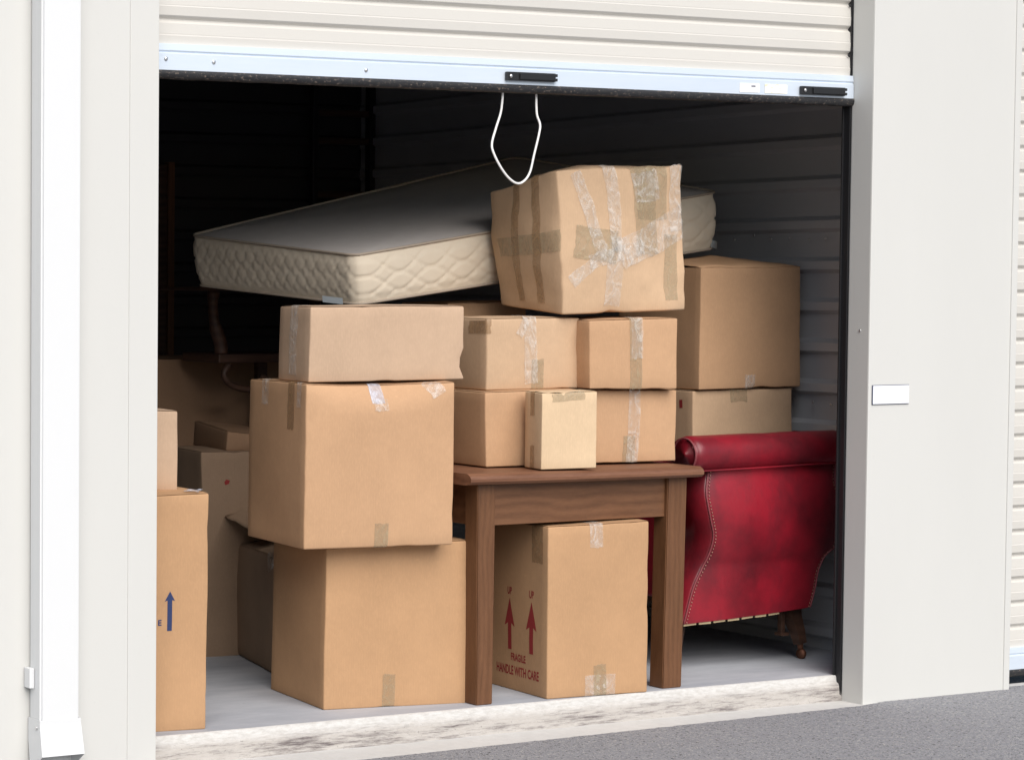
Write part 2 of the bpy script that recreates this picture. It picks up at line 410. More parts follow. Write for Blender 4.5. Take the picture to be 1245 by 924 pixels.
slide_lock(6.062, 6.258, 1.984, 2.012)
for (x, z_) in ((3.600, 2.010), (3.764, 2.006), (4.308, 2.002)): screw('bar_screw', D, (x, 6.034, z_), .0065)
for (x, z_) in ((6.296, 2.293), (6.295, 2.124)): screw('slat_screw', D, (x, 6.046, z_), .005, 'y', M_BLACK)
for (x0, x1, m) in ((5.80, 5.886, M_STICK), (5.910, 6.008, M_STICK2)):
    bm = bmesh.new(); bx(bm, x0, x1, 6.0335, 6.0343, 1.984, 2.014); obj('sticker', bm, m, D)
    if m is M_STICK:
        bm = bmesh.new(); bx(bm, x0 + .050, x0 + .068, 6.0325, 6.0330, 2.003, 2.007); obj('printed_mark', bm, M_EDGE, D)
NB = curtain(B, 7.0, 9.6, -.035, 'roll_up_door')
# pull rope
rp_ = [(4.850, 1.962), (4.847, 1.896), (4.829, 1.844), (4.809, 1.791), (4.814, 1.758), (4.840, 1.717), (4.873, 1.686), (4.909, 1.669), (4.938, 1.674), (4.961, 1.703), (4.973, 1.761), (4.988, 1.822), (4.995, 1.856), (4.986, 1.892), (4.986, 1.962)]
bm = bmesh.new(); tube(bm, smoothline([(x, 6.062 + .006 * math.sin(i), z_) for i, (x, z_) in enumerate(rp_)], 6), .0037, 8)
o = obj('pull_rope', bm, M_ROPE, None, True); tag(o, 'white cord loop hanging from the bottom edge of the open roll-up door', 'rope')
# number plate
T = thing('wall_plate', 'small blank white plate with a dark edge fixed to the right pier', 'sign', (6.409, YF, .938))
bm = bmesh.new(); bx(bm, 6.3245, 6.4945, YF - .0035, YF - .0003, .9385, 1.0055, .001, 1); obj('plate_edge', bm, M_EDGE, T)
bm = bmesh.new(); bx(bm, 6.327, 6.492, YF - .0055, YF - .0036, .941, 1.003, .0008, 1); obj('plate_face', bm, M_PLATE, T)
screw('pier_screw', B, (6.3085, 5.99, 1.19), .005, 'x')
# downpipe
P = thing('downpipe', 'square white rainwater downpipe with a kicked out spout on the left wall', 'downpipe', (3.17, 5.95, 0))
def ductbm(path, hx, hy, th=.003):
    """rectangular duct along a path in the y-z plane; path of (y,z,ny,nz) section up-vector"""
    bm = bmesh.new(); rings = []
    for (y, z_, ty, tz) in path:
        rings.append([bm.verts.new((3.171 + sx * hx, y + sy * hy * ty, z_ + sy * hy * tz)) for sx, sy in ((-1, -1), (1, -1), (1, 1), (-1, 1))])
    for a, b in zip(rings, rings[1:]):
        for k in range(4): bm.faces.new((a[k], a[(k + 1) % 4], b[(k + 1) % 4], b[k]))
    return bm
bm = ductbm([(5.914, 3.3, 1, 0), (5.914, .112, 1, 0)], .0625, .034)
bmesh.ops.bevel(bm, geom=[e for e in bm.edges if abs(e.verts[0].co.z - e.verts[1].co.z) > 1], offset=.006, segments=3, affect='EDGES')
obj('pipe', bm, M_PIPE, P)
bm = bmesh.new()
def sec(hx, yf, zf, yb, zb): return [(3.171 - hx, yf, zf), (3.171 + hx, yf, zf), (3.171 + hx, yb, zb), (3.171 - hx, yb, zb)]
secs = [sec(.066, 5.877, .118, 5.948, .118), sec(.066, 5.877, .105, 5.948, .06), sec(.068, 5.858, .018, 5.93, -.035)]
rv = [[bm.verts.new(p) for p in s] for s in secs]
for a, b in zip(rv, rv[1:]):
    for k in range(4): bm.faces.new((a[k], a[(k + 1) % 4], b[(k + 1) % 4], b[k]))
o = obj('spout', bm, M_PIPE, P); s_ = o.modifiers.new('Solidify', 'SOLIDIFY'); s_.thickness = .0025
bm = bmesh.new()
bx(bm, 3.092, 3.1075, 5.915, 5.9495, .205, .262, .002); obj('strap', bm, M_PIPE, P)
bm = bmesh.new(); bx(bm, 3.2345, 3.2415, 5.925, 5.9495, .225, .25, .002); obj('strap', bm, M_PIPE, P)
screw('strap_screw', P, (3.1025, 5.92, .222), .005, 'x'); screw('spout_screw', P, (3.103, 5.895, .095), .006, 'x'); screw('spout_screw', P, (3.239, 5.895, .098), .006, 'x')

# ------------------------------------------------------------------ cardboard boxes
class Carton:
    def __init__(s, key, label, front, yaw, d, mat, r=.005, bulge=.004, nz=.0022, seed=1, squash=None, drop=.003, topb=None, group='cardboard boxes stacked in the storage unit', flaps=True, crease=None, dents=()):
        A, Bq, C, Dq = [Vector(p) for p in front]
        t_ = R(yaw); n = Vector((-math.sin(t_), math.cos(t_), 0))
        C.z -= drop; Dq.z -= drop
        s.c = {(0, 0, 0): A, (1, 0, 0): Bq, (0, 0, 1): C, (1, 0, 1): Dq}
        for k in list(s.c): s.c[(k[0], 1, k[2])] = s.c[k] + n * d
        if squash:
            for k, dv in squash.items(): s.c[k] = s.c[k] + Vector(dv)
        s.W = (Bq - A).length; s.D = d; s.H = (C - A).length
        s.r = r; s.b = bulge; s.nz = nz; s.seed = seed; s.topb = bulge if topb is None else topb
        cx = sum((s.c[k] for k in s.c), Vector()) / 8
        s.t = thing('cardboard_box', label, 'box', (cx.x, cx.y, min(v.z for v in s.c.values())), group)
        s.mat = mat; s.crease = crease
        rnd = random.Random(seed * 11 + 5); s.dents = []
        for _ in range(5):
            e = rnd.choice('LRTB'); a = rnd.uniform(.12, .88)
            q = {'L': (0, 0, a * s.H), 'R': (s.W, 0, a * s.H), 'T': (a * s.W, 0, s.H), 'B': (a * s.W, 0, 0)}[e]
            s.dents.append((Vector(q), rnd.uniform(.012, .035), rnd.uniform(.0015, .0045) * (1 if nz < .005 else 2)))
        for q, rd, dp in dents: s.dents.append((Vector(q), rd, dp))
        s.build(flaps)
    def P(s, q, off=0.0):
        W, D, H, r = s.W, s.D, s.H, s.r
        q = Vector(q)
        inner = Vector((min(max(q.x, r), W - r), min(max(q.y, r), D - r), min(max(q.z, r), H - r)))
        d_ = q - inner
        if d_.length > 1e-9:
            dn = d_.normalized(); p = inner + dn * (r + off)
        else: p = q; dn = Vector()
        u, w_, v = p.x / W, p.y / D, p.z / H
        su = math.sin(math.pi * min(max(u, 0), 1)); sw = math.sin(math.pi * min(max(w_, 0), 1)); sv = math.sin(math.pi * min(max(v, 0), 1))
        p = p + Vector((dn.x * s.b * sw * sv, dn.y * s.b * su * sv, dn.z * (s.topb if dn.z > 0 else s.b * .3) * su * sw))
        ctr = Vector((W / 2, D / 2, H / 2))
        for dq, rd, dp in s.dents:
            k = (q - dq).length / rd
            if k < 2.5: p = p + (ctr - dq).normalized() * dp * math.exp(-k * k)
        if s.crease and q.y < D * .5:
            arc = H - s.crease[0] * math.sin(math.pi * min(max(u, 0), 1)) ** .7
            if p.z > arc: p = p + Vector((0, (p.z - arc) * s.crease[1] * (1 - q.y / (D * .5)), -(p.z - arc) * .12))
        u, w_, v = p.x / W, p.y / D, p.z / H
        o = Vector()
        for (i, j, k), c in s.c.items():
            o += c * ((u if i else 1 - u) * (w_ if j else 1 - w_) * (v if k else 1 - v))
        e = Vector((s.seed * 7.3, s.seed * 3.1, 0))
        nv = noise.noise_vector(o * 4.5 + e) * s.nz + noise.noise_vector(o * 17 + e) * s.nz * .35
        nv.z *= min(1, v * 6) if v < .2 else 1
        return o + nv
    def build(s, flaps):
        bm = bmesh.new(); W, D, H, r = s.W, s.D, s.H, s.r
        def ax(L, n): return [0, r * .35, r] + [r + (L - 2 * r) * i / n for i in range(1, n)] + [L - r, L - r * .35, L]
        n_ = lambda L: max(4, int(L / .03))
        X, Y, Z = ax(W, n_(W)), ax(D, n_(D)), ax(H, n_(H)); cache = {}
        def vt(x, y, z_):
            k = (round(x, 5), round(y, 5), round(z_, 5))
            if k not in cache: cache[k] = bm.verts.new(s.P(k))
            return cache[k]
        def fc(f, U, V):
            for i in range(len(U) - 1):
                for j in range(len(V) - 1):
                    vs = [vt(*f(U[i], V[j])), vt(*f(U[i + 1], V[j])), vt(*f(U[i + 1], V[j + 1])), vt(*f(U[i], V[j + 1]))]
                    if len(set(vs)) == 4:
                        try: bm.faces.new(vs)
                        except ValueError: pass
        for y in (0, D): fc(lambda a, b: (a, y, b), X, Z)
        for x in (0, W): fc(lambda a, b: (x, a, b), Y, Z)
        for z_ in (0, H): fc(lambda a, b: (a, b, z_), X, Y)
        s.body = obj('carton', bm, s.mat, s.t, True)
        if flaps:
            for k in (0, 1):
                b = bmesh.new(); y0, y1 = (.002, D / 2 - .003) if k == 0 else (D / 2 + .003, D - .002)
                top = grid(b, lambda u, v: s.P((.003 + (W - .006) * u, y0 + (y1 - y0) * v, H), .0026), 10, 5)
                obj('flap', b, s.mat, s.t, True)
    def front(s, X, Z, off=.0012):
        """unwrapped front face in metres; runs over onto top, bottom and left side"""
        if Z > s.H: return s.P((X, Z - s.H, s.H), off + .003)
        if Z < 0: return s.P((X, -Z, 0), off)
        if X < 0: return s.P((0, -X, Z), off)
        if X > s.W: return s.P((s.W, X - s.W, Z), off)
        return s.P((X, 0, Z), off)
    def left(s, Yd, Z, off=.0012):
        if Z > s.H: return s.P((Z - s.H, Yd, s.H), off + .003)
        return s.P((0, Yd, Z), off)
    def tape(s, x0, z0, x1, z1, wd, mat=M_TAPE, face='front', crk=.0012, off=.0012, name='tape_strip', rag=.003):
        bm = bmesh.new(); L = math.hypot(x1 - x0, z1 - z0); dx, dz = (x1 - x0) / L, (z1 - z0) / L
        nu = max(8, int(L / .006)); f = s.front if face == 'front' else s.left; sd = random.random() * 50
        def fn(u, v):
            uu = u * L + rag * noise.noise((v * 5, sd, 0)) * (2 if u in (0, 1) else 0)
            ww = (v - .5) * wd + rag * .6 * noise.noise((u * L * 30, sd + 9, v * .3))
            X = x0 + dx * uu - dz * ww; Z = z0 + dz * uu + dx * ww
            o_ = off + crk * .6 * (1 + noise.noise((X * 55 + sd, Z * 55, 0)))
            return f(X, Z, o_)
        grid(bm, fn, nu, max(4, int(wd / .007)))
        return obj(name, bm, mat, s.t, True)
    def decal(s, tris, mat, name, face='front'):
        """flat print: list of polygons in face metres, subdivided and laid on the face"""
        bm = bmesh.new(); f = s.front if face == 'front' else s.left
        for poly in tris:
            vs = [bm.verts.new((p[0], p[1], 0)) for p in poly]
            try: bm.faces.new(vs)
            except ValueError: pass
        bmesh.ops.triangulate(bm, faces=bm.faces[:])
        bmesh.ops.subdivide_edges(bm, edges=[e for e in bm.edges if e.calc_length() > .03], cuts=3, use_grid_fill=True)
        for v in bm.verts: v.co = f(v.co.x, v.co.y, .0007)
        return obj(name, bm, mat, s.t)
    def text(s, body, x, z_, size, mat, face='front', mirror=False, bold=.0, xs=1.0):
        cu = bpy.data.curves.new('t', 'FONT'); cu.body = body; cu.size = size; cu.offset = bold; cu.resolution_u = 3
        o = bpy.data.objects.new('t', cu); COL.objects.link(o)
        bpy.context.view_layer.update()
        me = bpy.data.meshes.new_from_object(o.evaluated_get(bpy.context.evaluated_depsgraph_get()))
        bpy.data.objects.remove(o); f = s.front if face == 'front' else s.left
        bm = bmesh.new(); bm.from_mesh(me); bpy.data.meshes.remove(me)
        for v in bm.verts:
            X = x + (-v.co.x if mirror else v.co.x) * xs; v.co = f(X, z_ + v.co.y, .0007)
        return obj('printed_text', bm, mat, s.t)
def arrow(x, z0, z1, sw, hw, hl):
    return [[(x - sw, z0), (x + sw, z0), (x + sw, z1 - hl), (x - sw, z1 - hl)], [(x - hw, z1 - hl * 1.12), (x - sw, z1 - hl), (x + sw, z1 - hl), (x + hw, z1 - hl * 1.12), (x, z1)]]

#BOX-BEGIN
# each carton: four front corners (lower left, lower right, upper left, upper right), yaw and depth in metres
c = Carton('a', 'tall brown box with a dark blue arrow, on the floor at the left doorway edge', front=[(3.455, 6.162, -0.004), (3.799, 6.114, 0.0), (3.457, 6.162, 0.711), (3.805, 6.113, 0.719)], yaw=-8, d=0.42, mat=KR['tan'], seed=1)
X0 = c.W - .138
c.decal(arrow(X0 + .013, .305, .425, .0075, .0165, .027), M_BLUE, 'printed_arrow')
c.text('E', X0 - .0245, .323, .024, M_BLUE, bold=.0008); c.text('THIS SID', X0 - .133, .323, .024, M_BLUE, bold=.0008)
c.tape(c.W - .055, c.H + .05, c.W - .02, c.H + .02, .05, M_TAPEB, crk=.006)
c = Carton('b', 'pale box standing on top of the tall box with the blue arrow', front=[(3.545, 6.253, 0.717), (3.772, 6.241, 0.715), (3.544, 6.253, 0.97), (3.771, 6.241, 0.963)], yaw=-3, d=0.3, mat=KR['grey'], seed=2)
c = Carton('c', 'big brown box at the bottom of the left stack, beside the table leg', front=[(4.308, 6.233, -0.0), (4.816, 6.153, -0.002), (4.314, 6.232, 0.517), (4.81, 6.154, 0.527)], yaw=-9, d=0.4, mat=KR['tan'], seed=3, bulge=.005)
c.tape(.225, -.03, .225, .105, .045, M_OLD, crk=.0006)
c = Carton('d', 'largest box, middle of the left stack, with sagging top edge and taped side', front=[(4.182, 6.164, 0.523), (4.698, 6.092, 0.523), (4.188, 6.163, 1.042), (4.698, 6.092, 1.043)], yaw=-8, d=0.415, mat=KR['warm'], seed=4, bulge=.007, r=.006, crease=(.075, .55))
c.tape(.255, .455, .255, c.H + .02, .045, M_TAPEB); c.tape(.262, .43, .262, .47, .05, M_TAPE)
c.tape(.43, .49, .475, .515, .06, M_TAPE); c.tape(.265, -.02, .265, .075, .048, M_OLD, crk=.0006)
c.tape(.10, .37, .10, c.H + .02, .045, M_BROWN, 'left'); c.tape(.045, .44, .045, c.H + .02, .03, M_TAPE, 'left'); c.tape(.29, .44, .29, c.H + .02, .05, M_TAPE, 'left')
c = Carton('e', 'wide low greyish box, topmost of the left stack, right under the mattress corner', front=[(4.217, 6.195, 1.042), (4.771, 6.137, 1.045), (4.221, 6.194, 1.28), (4.766, 6.137, 1.281)], yaw=-6, d=0.205, mat=KR['grey'], seed=5, bulge=.003, dents=(((.555, 0, .05), .03, .014),))
c.tape(.10, .02, .10, c.H + .05, .05, M_TAPE, 'left')
c = Carton('f', 'tall box under the table, red arrows and lettering on its side', front=[(5.082, 6.097, 0.0), (5.47, 6.063, 0.002), (5.078, 6.097, 0.564), (5.467, 6.063, 0.57)], yaw=-5, d=0.46, mat=KR['tan'], seed=6)
c.tape(.185, .485, .185, c.H + .05, .05, M_TAPE); c.tape(.205, -.02, .200, .105, .048, M_OLD, crk=.0008); c.tape(.145, .035, .262, .035, .07, M_TAPE, crk=.0005)
c.tape(.055, .44, .055, c.H + .04, .06, M_BROWN, 'left')
for yy in (.085, .205):
    c.decal(arrow(yy, .135, .308, .010, .028, .085), M_RED, 'printed_arrow', 'left')
    c.text('UP', yy + .014, .320, .034, M_RED, 'left', True, .001, .6)
c.text('FRAGILE', .200, .100, .034, M_RED, 'left', True, .001, .66)
c.text('HANDLE WITH CARE', .285, .052, .042, M_RED, 'left', True, .001, .60)
c = Carton('g', 'brown box on the table, lower left of the four, partly behind the small cream box', front=[(4.945, 6.245, 0.75), (5.309, 6.226, 0.751), (4.939, 6.246, 0.998), (5.305, 6.227, 1.0)], yaw=-3, d=0.34, mat=KR['warm'], seed=7)
c = Carton('h', 'pale box with crumpled clear tape, upper left of the four on the table', front=[(4.964, 6.274, 0.999), (5.349, 6.268, 1.0), (4.965, 6.274, 1.239), (5.347, 6.268, 1.237)], yaw=-1, d=0.3, mat=KR['pale'], seed=8, bulge=.005, nz=.003, r=.007)
c.tape(.178, .02, .170, c.H + .06, .052, M_TAPE, crk=.0035); c.tape(.205, .0, .205, .10, .05, M_OLD, crk=.0012); c.tape(.125, .18, .16, .235, .03, M_TAPE, crk=.005)
c.tape(-.09, c.H - .025, .015, c.H - .025, .05, M_BROWN)
c = Carton('i', 'small upright cream box standing at the front edge of the table', front=[(5.043, 6.091, 0.75), (5.233, 6.05, 0.753), (5.043, 6.091, 1.0), (5.233, 6.051, 1.003)], yaw=-12, d=0.115, mat=KR['light'], seed=9, bulge=.0015, nz=.001, r=.003)
c.tape(.060, c.H - .075, .060, c.H + .02, .028, M_BROWN, 'left', crk=.0003); c.tape(.060, -.01, .060, .075, .028, M_BROWN, 'left', crk=.0003)
c.tape(.035, c.H - .016, .15, c.H - .010, .028, M_OLD, crk=.0003)
c = Carton('j', 'brown box with wrinkled tape on the table, lower right of the four', front=[(5.362, 6.236, 0.75), (5.715, 6.211, 0.75), (5.362, 6.236, 0.997), (5.714, 6.211, 0.993)], yaw=-4, d=0.36, mat=KR['warm'], seed=10)
c.tape(.170, 0, .180, c.H, .048, M_TAPE, crk=.0022); c.tape(.158, .0, .158, .09, .048, M_OLD, crk=.0008)
c = Carton('k', 'brown box with a tape strip, upper right of the four on the table', front=[(5.331, 6.2, 1.001), (5.681, 6.176, 0.995), (5.327, 6.201, 1.23), (5.68, 6.176, 1.236)], yaw=-4, d=0.36, mat=KR['warm'], seed=11)
c.tape(.183, .0, .180, c.H + .04, .048, M_OLD, crk=.0015); c.tape(.186, .10, .186, c.H + .04, .046, M_TAPE, crk=.003)
c = Carton('l', 'battered box wrapped in wrinkled tape, highest of all, leaning on the mattress', front=[(5.247, 6.24, 1.246), (5.75, 6.214, 1.26), (5.221, 6.241, 1.719), (5.725, 6.215, 1.749)], yaw=-3, d=0.345, mat=KR['worn'], seed=12, r=.008, bulge=.014, nz=.012, topb=.035,
           squash={(0, 1, 0): (-.004, 0, .030), (0, 1, 1): (-.022, 0, -.048), (1, 1, 0): (0, 0, .01), (1, 1, 1): (-.01, 0, -.02)}, flaps=False)
H_, W_ = c.H, c.W
c.tape(.075, H_ - .01, .15, .20, .045, M_TAPE, crk=.003); c.tape(.205, H_ + .02, .215, .20, .05, M_TAPE, crk=.004)
c.tape(.05, .24, .22, .21, .11, M_OLD, crk=.002); c.tape(.10, .165, .33, .215, .05, M_TAPE, crk=.004); c.tape(.26, .20, W_ + .02, .30, .10, M_TAPE, crk=.004)
c.tape(.335, H_ + .01, .345, .19, .09, M_OLD, crk=.0025, rag=.006); c.tape(.375, H_ + .01, .37, .30, .13, M_OLD, crk=.002); c.tape(.34, H_ - .01, .35, H_ - .11, .10, M_TAPE, crk=.003)
c.tape(.445, .25, .440, .035, .055, M_OLD, crk=.001); c.tape(.22, .25, .19, .02, .07, M_TAPE, crk=.0015); c.tape(.475, H_, .47, .26, .05, M_TAPE, crk=.004)
c.tape(.21, .24, .27, .15, .05, M_TAPE, crk=.006); c.tape(.03, .10, .18, .21, .04, M_TAPE, crk=.002)
c.tape(.0, .245, .30, .235, .075, M_OLD, 'left', crk=.0015)
for yy in (.10, .20): c.tape(yy, .03, yy, H_ + .02, .034, M_BROWN, 'left', crk=.0006, off=.0026)
c = Carton('m', 'big box with its top flaps open, topmost of the stack behind the red armchair', front=[(6.155, 6.58, 0.966), (6.648, 6.589, 0.969), (6.159, 6.58, 1.409), (6.64, 6.588, 1.414)], yaw=1, d=0.42, mat=KR['warm'], seed=13, bulge=.003, flaps=False)
c.tape(.245, -.012, .245, .05, .05, M_TAPE, crk=.001)
for k, (a, b_, lift) in enumerate(((0, 1, .040), (1, 0, .034))):
    b = bmesh.new()
    def ff(u, v):
        X = c.W * u; yy = c.D * (.5 if a == 0 else .5) * v
        if a == 1: yy = c.D - yy
        return c.P((X, yy, c.H), .003) + Vector((0, 0, lift * v ** .6 * (1 - .9 * abs(u - .5) * 1.4) + .004 * noise.noise((u * 4, v * 3, k))))
    grid(b, ff, 16, 8); o = obj('flap', b, KR['warm'], c.t, True); s_ = o.modifiers.new('Solidify', 'SOLIDIFY'); s_.thickness = .003
c = Carton('n', 'box with a short tape tab under the open flapped box, behind the red armchair', front=[(6.155, 6.6, 0.5), (6.63, 6.6, 0.496), (6.146, 6.6, 0.964), (6.619, 6.6, 0.967)], yaw=0, d=0.38, mat=KR['pale'], seed=14)
c.tape(.215, c.H - .045, .215, c.H + .02, .08, M_OLD, crk=.0012)
c.decal([[(.05, c.H - .062), (.066, c.H - .064), (.068, c.H - .034), (.052, c.H - .032)]], M_RED, 'red_mark', 'left')
c = Carton('o', 'battered dark box on the floor in shadow behind the left stack', front=[(4.531, 6.853, 0.0), (4.803, 6.77, -0.0), (4.531, 6.853, 0.41), (4.799, 6.771, 0.42)], yaw=-17, d=0.62, mat=KR['shaded'], seed=15, r=.015, bulge=.01, nz=.008)
c.tape(.02, .36, .06, .43, .06, M_TAPE, 'left', crk=.004)
b = bmesh.new()
grid(b, lambda u, v: Vector((4.60 + .42 * u, 7.02 + .26 * v + .1 * u, .46 + .14 * u + .05 * v + .012 * noise.noise((u * 5, v * 5, 2)))), 24, 12)
o = obj('flap', b, KR['shaded'], c.t, True); s_ = o.modifiers.new('Solidify', 'SOLIDIFY'); s_.thickness = .004
b = bmesh.new()
grid(b, lambda u, v: Vector((4.60 + .42 * u, 7.00 + .07 * v + .1 * u, .475 + .14 * u + .05 * v + .012 * noise.noise((u * 25, v * 5, 2)))), 60, 8)
o = obj('tape_strip', b, M_TAPE, c.t, True)
c = Carton('p', 'dim brown box with a small red mark, in shadow behind the tall arrow box', front=[(4.522, 7.298, -0.005), (4.838, 7.254, -0.004), (4.511, 7.3, 0.744), (4.832, 7.255, 0.747)], yaw=-8, d=0.3, mat=KR['shaded'], seed=16)
c.decal([[(.09, .625), (.104, .630), (.108, .642), (.094, .646), (.086, .636)]], M_RED, 'red_mark')
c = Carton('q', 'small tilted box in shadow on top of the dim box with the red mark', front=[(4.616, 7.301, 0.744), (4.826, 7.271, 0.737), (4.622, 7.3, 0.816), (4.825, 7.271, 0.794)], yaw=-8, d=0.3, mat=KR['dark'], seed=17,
           squash={(0, 1, 1): (0, 0, .022), (1, 1, 1): (0, 0, .022)})
c = Carton('r', 'wide brown box standing at the back left in shadow under the carved stand', front=[(4.616, 7.9, -0.035), (5.564, 7.9, -0.094), (4.611, 7.9, 1.06), (5.552, 7.9, 1.057)], yaw=0, d=0.4, mat=KR['dark'], seed=18)
c = Carton('s', 'brown box behind the table boxes, only its top shows below the mattress', front=[(5.18, 6.751, 0.845), (5.503, 6.729, 0.838), (5.175, 6.752, 1.283), (5.497, 6.729, 1.288)], yaw=-4, d=0.3, mat=KR['warm'], seed=19)

#BOX-END

# ------------------------------------------------------------------ table
T = thing('wooden_table', 'dark oak side table carrying four closed boxes and a small cream box', 'table', (5.215, 6.36, 0))
bm = bmesh.new(); nx_ = 40
prof = [(6.66, .7105), (6.085, .7105), (6.066, .714), (6.056, .722), (6.0555, .731), (6.061, .740), (6.075, .7475), (6.66, .7475)]
cols = []
for i in range(nx_ + 1):
    u = i / nx_; x = 4.737 + (5.693 - 4.737) * u
    cols.append([bm.verts.new((x, y - (.010 * math.sin(math.pi * u) if y < 6.3 else 0), z_ - .006 * u)) for y, z_ in prof])
for i in range(nx_):
    for j in range(len(prof)): bm.faces.new((cols[i][j], cols[i + 1][j], cols[i + 1][(j + 1) % len(prof)], cols[i][(j + 1) % len(prof)]))
bm.faces.new(cols[0]); bm.faces.new(cols[-1])
obj('table_top', bm, M_WTOP, T)
def leg(xa, xb, y0, y1):
    bm = bmesh.new(); b = bmesh.new()
    for k, z_ in enumerate((0, .7095)):
        for x in (xa[k], xb[k]):
            for y in (y0, y1): b.verts.new((x, y, z_))
    b.verts.ensure_lookup_table()
    for q in ((0, 1, 3, 2), (4, 6, 7, 5), (0, 4, 5, 1), (2, 3, 7, 6), (0, 2, 6, 4), (1, 5, 7, 3)): b.faces.new([b.verts[i] for i in q])
    bmesh.ops.recalc_face_normals(b, faces=b.faces)
    bmesh.ops.bevel(b, geom=b.edges[:], offset=.003, segments=2, affect='EDGES'); merge(bm, b)
    return obj('leg', bm, M_WZ, T)
leg((4.800, 4.796), (4.864, 4.868), 6.098, 6.162)
leg((5.566, 5.578), (5.648, 5.660), 6.098, 6.162)
leg((4.800, 4.796), (4.864, 4.868), 6.575, 6.64)
leg((5.566, 5.578), (5.648, 5.660), 6.575, 6.64)
bm = bmesh.new(); bx(bm, 4.869, 5.577, 6.112, 6.136, .575, .709, .002); obj('apron', bm, M_WX, T)
bm = bmesh.new(); bx(bm, 4.869, 5.577, 6.60, 6.624, .575, .709, .002); obj('apron', bm, M_WX, T)
bm = bmesh.new(); bx(bm, 4.812, 4.836, 6.1635, 6.5735, .575, .709, .002); obj('apron', bm, M_WX, T)
bm = bmesh.new(); bx(bm, 5.61, 5.634, 6.1635, 6.5735, .575, .709, .002); obj('apron', bm, M_WX, T)

# ------------------------------------------------------------------ mattress
T = thing('mattress', 'cream quilted mattress lying tilted across the tops of the box stacks', 'mattress', (5.4, 7.1, 1.28))
MC = {(0, 0, 1): (4.639, 6.55, 1.442), (1, 0, 1): (6.435, 6.80, 1.687), (0, 1, 1): (4.523, 7.40, 1.522), (1, 1, 1): (6.190, 7.65, 1.850),
      (0, 0, 0): (4.661, 6.56, 1.282), (1, 0, 0): (6.445, 6.82, 1.482), (0, 1, 0): (4.552, 7.40, 1.345), (1, 1, 0): (6.20, 7.65, 1.67)}
MC = {k: Vector(v) for k, v in MC.items()}
ML, MW, MH = 1.81, .86, .165
def MP(x, y, z_):
    u, w_, v = x / ML, y / MW, z_ / MH; o = Vector()
    for (i, j, k), c in MC.items(): o += c * ((u if i else 1 - u) * (w_ if j else 1 - w_) * (v if k else 1 - v))
    return o
RC = .038
def perim(n_arc=10, step=.0085):
    pts = []
    def seg(a, b, nrm):
        n = int((Vector(b) - Vector(a)).length / step)
        for i in range(n): pts.append((Vector(a).lerp(Vector(b), i / n), Vector(nrm)))
    def arc(c, a0):
        for i in range(n_arc):
            a = R(a0 + 90 * i / n_arc); nn = Vector((math.cos(a), math.sin(a))); pts.append((Vector(c) + nn * RC, nn))
    seg((RC, 0), (ML - RC, 0), (0, -1)); arc((ML - RC, RC), -90)
    seg((ML, RC), (ML, MW - RC), (1, 0)); arc((ML - RC, MW - RC), 0)
    seg((ML - RC, MW), (RC, MW), (0, 1)); arc((RC, MW - RC), 90)
    seg((0, MW - RC), (0, RC), (-1, 0)); arc((RC, RC), 180)
    return pts
pr = perim(); S = [0]
for a, b in zip(pr, pr[1:]): S.append(S[-1] + (b[0] - a[0]).length)
tot = S[-1] + (pr[0][0] - pr[-1][0]).length
Pq = .060; NV = 24
def quilt_phase(s):
    """long sides have wide lens shaped cells, short sides narrow ones"""
    segs = ((ML - 2 * RC + RC * .78, 6), (MW - 2 * RC + RC * 1.57, 8), (ML - 2 * RC + RC * 1.57, 6), (MW - 2 * RC + RC * 1.57, 8)); ph = 0
    for L_, k_ in segs:
        if s <= L_: return 2 * math.pi * (ph + k_ * s / L_)
        s -= L_; ph += k_
    return 2 * math.pi * ph
bm = bmesh.new(); ringsM = []
for j in range(NV + 1):
    v = j / NV; z_ = v * MH; row = []
    for (p, n), s in zip(pr, S):
        th = quilt_phase(s); a = .5 * Pq * math.cos(th)
        def dist(q): q = q / Pq; return abs(q - round(q))
        m = min(dist(z_ - a), dist(z_ + a - Pq * 0)) * 2
        k_ = min(1, m / .32); h = (.0085 if abs(n.y) > .7 else .0065) * (k_ * (2 - k_)) ** .8 * min(1, 5 * v, 5 * (1 - v)) + .006 * math.sin(math.pi * v) + .003 * noise.noise((s * 6, z_ * 9, 0))
        row.append(bm.verts.new(MP(p.x + n.x * h, p.y + n.y * h, z_)))
    ringsM.append(row)
N = len(pr)
for j in range(NV):
    for i in range(N): bm.faces.new((ringsM[j][i], ringsM[j][(i + 1) % N], ringsM[j + 1][(i + 1) % N], ringsM[j + 1][i]))
obj('quilted_border', bm, M_TICK, T, True)
for zc, nm, m in ((MH, 'top_panel', M_MTOP), (0, 'bottom_panel', M_MTOP)):
    bm = bmesh.new(); K = 12; rr_ = []
    for k in range(K):
        f = (1 - k / K) ** 1.0
        sg = 1 if zc else -1
        rr_.append([bm.verts.new(MP(ML / 2 + (p.x - ML / 2) * f, MW / 2 + (p.y - MW / 2) * f, zc + sg * .012 * (1 - f ** 6) + sg * .002 * noise.noise((p.x * f * 5, p.y * f * 5, 1)))) for p, n in pr])
    for k in range(K - 1):
        for i in range(N): bm.faces.new((rr_[k][i], rr_[k][(i + 1) % N], rr_[k + 1][(i + 1) % N], rr_[k + 1][i]))
    cv = bm.verts.new(MP(ML / 2, MW / 2, zc + (.012 if zc else -.012)))
    for i in range(N): bm.faces.new((rr_[-1][i], rr_[-1][(i + 1) % N], cv))
    obj(nm, bm, m, T, True)
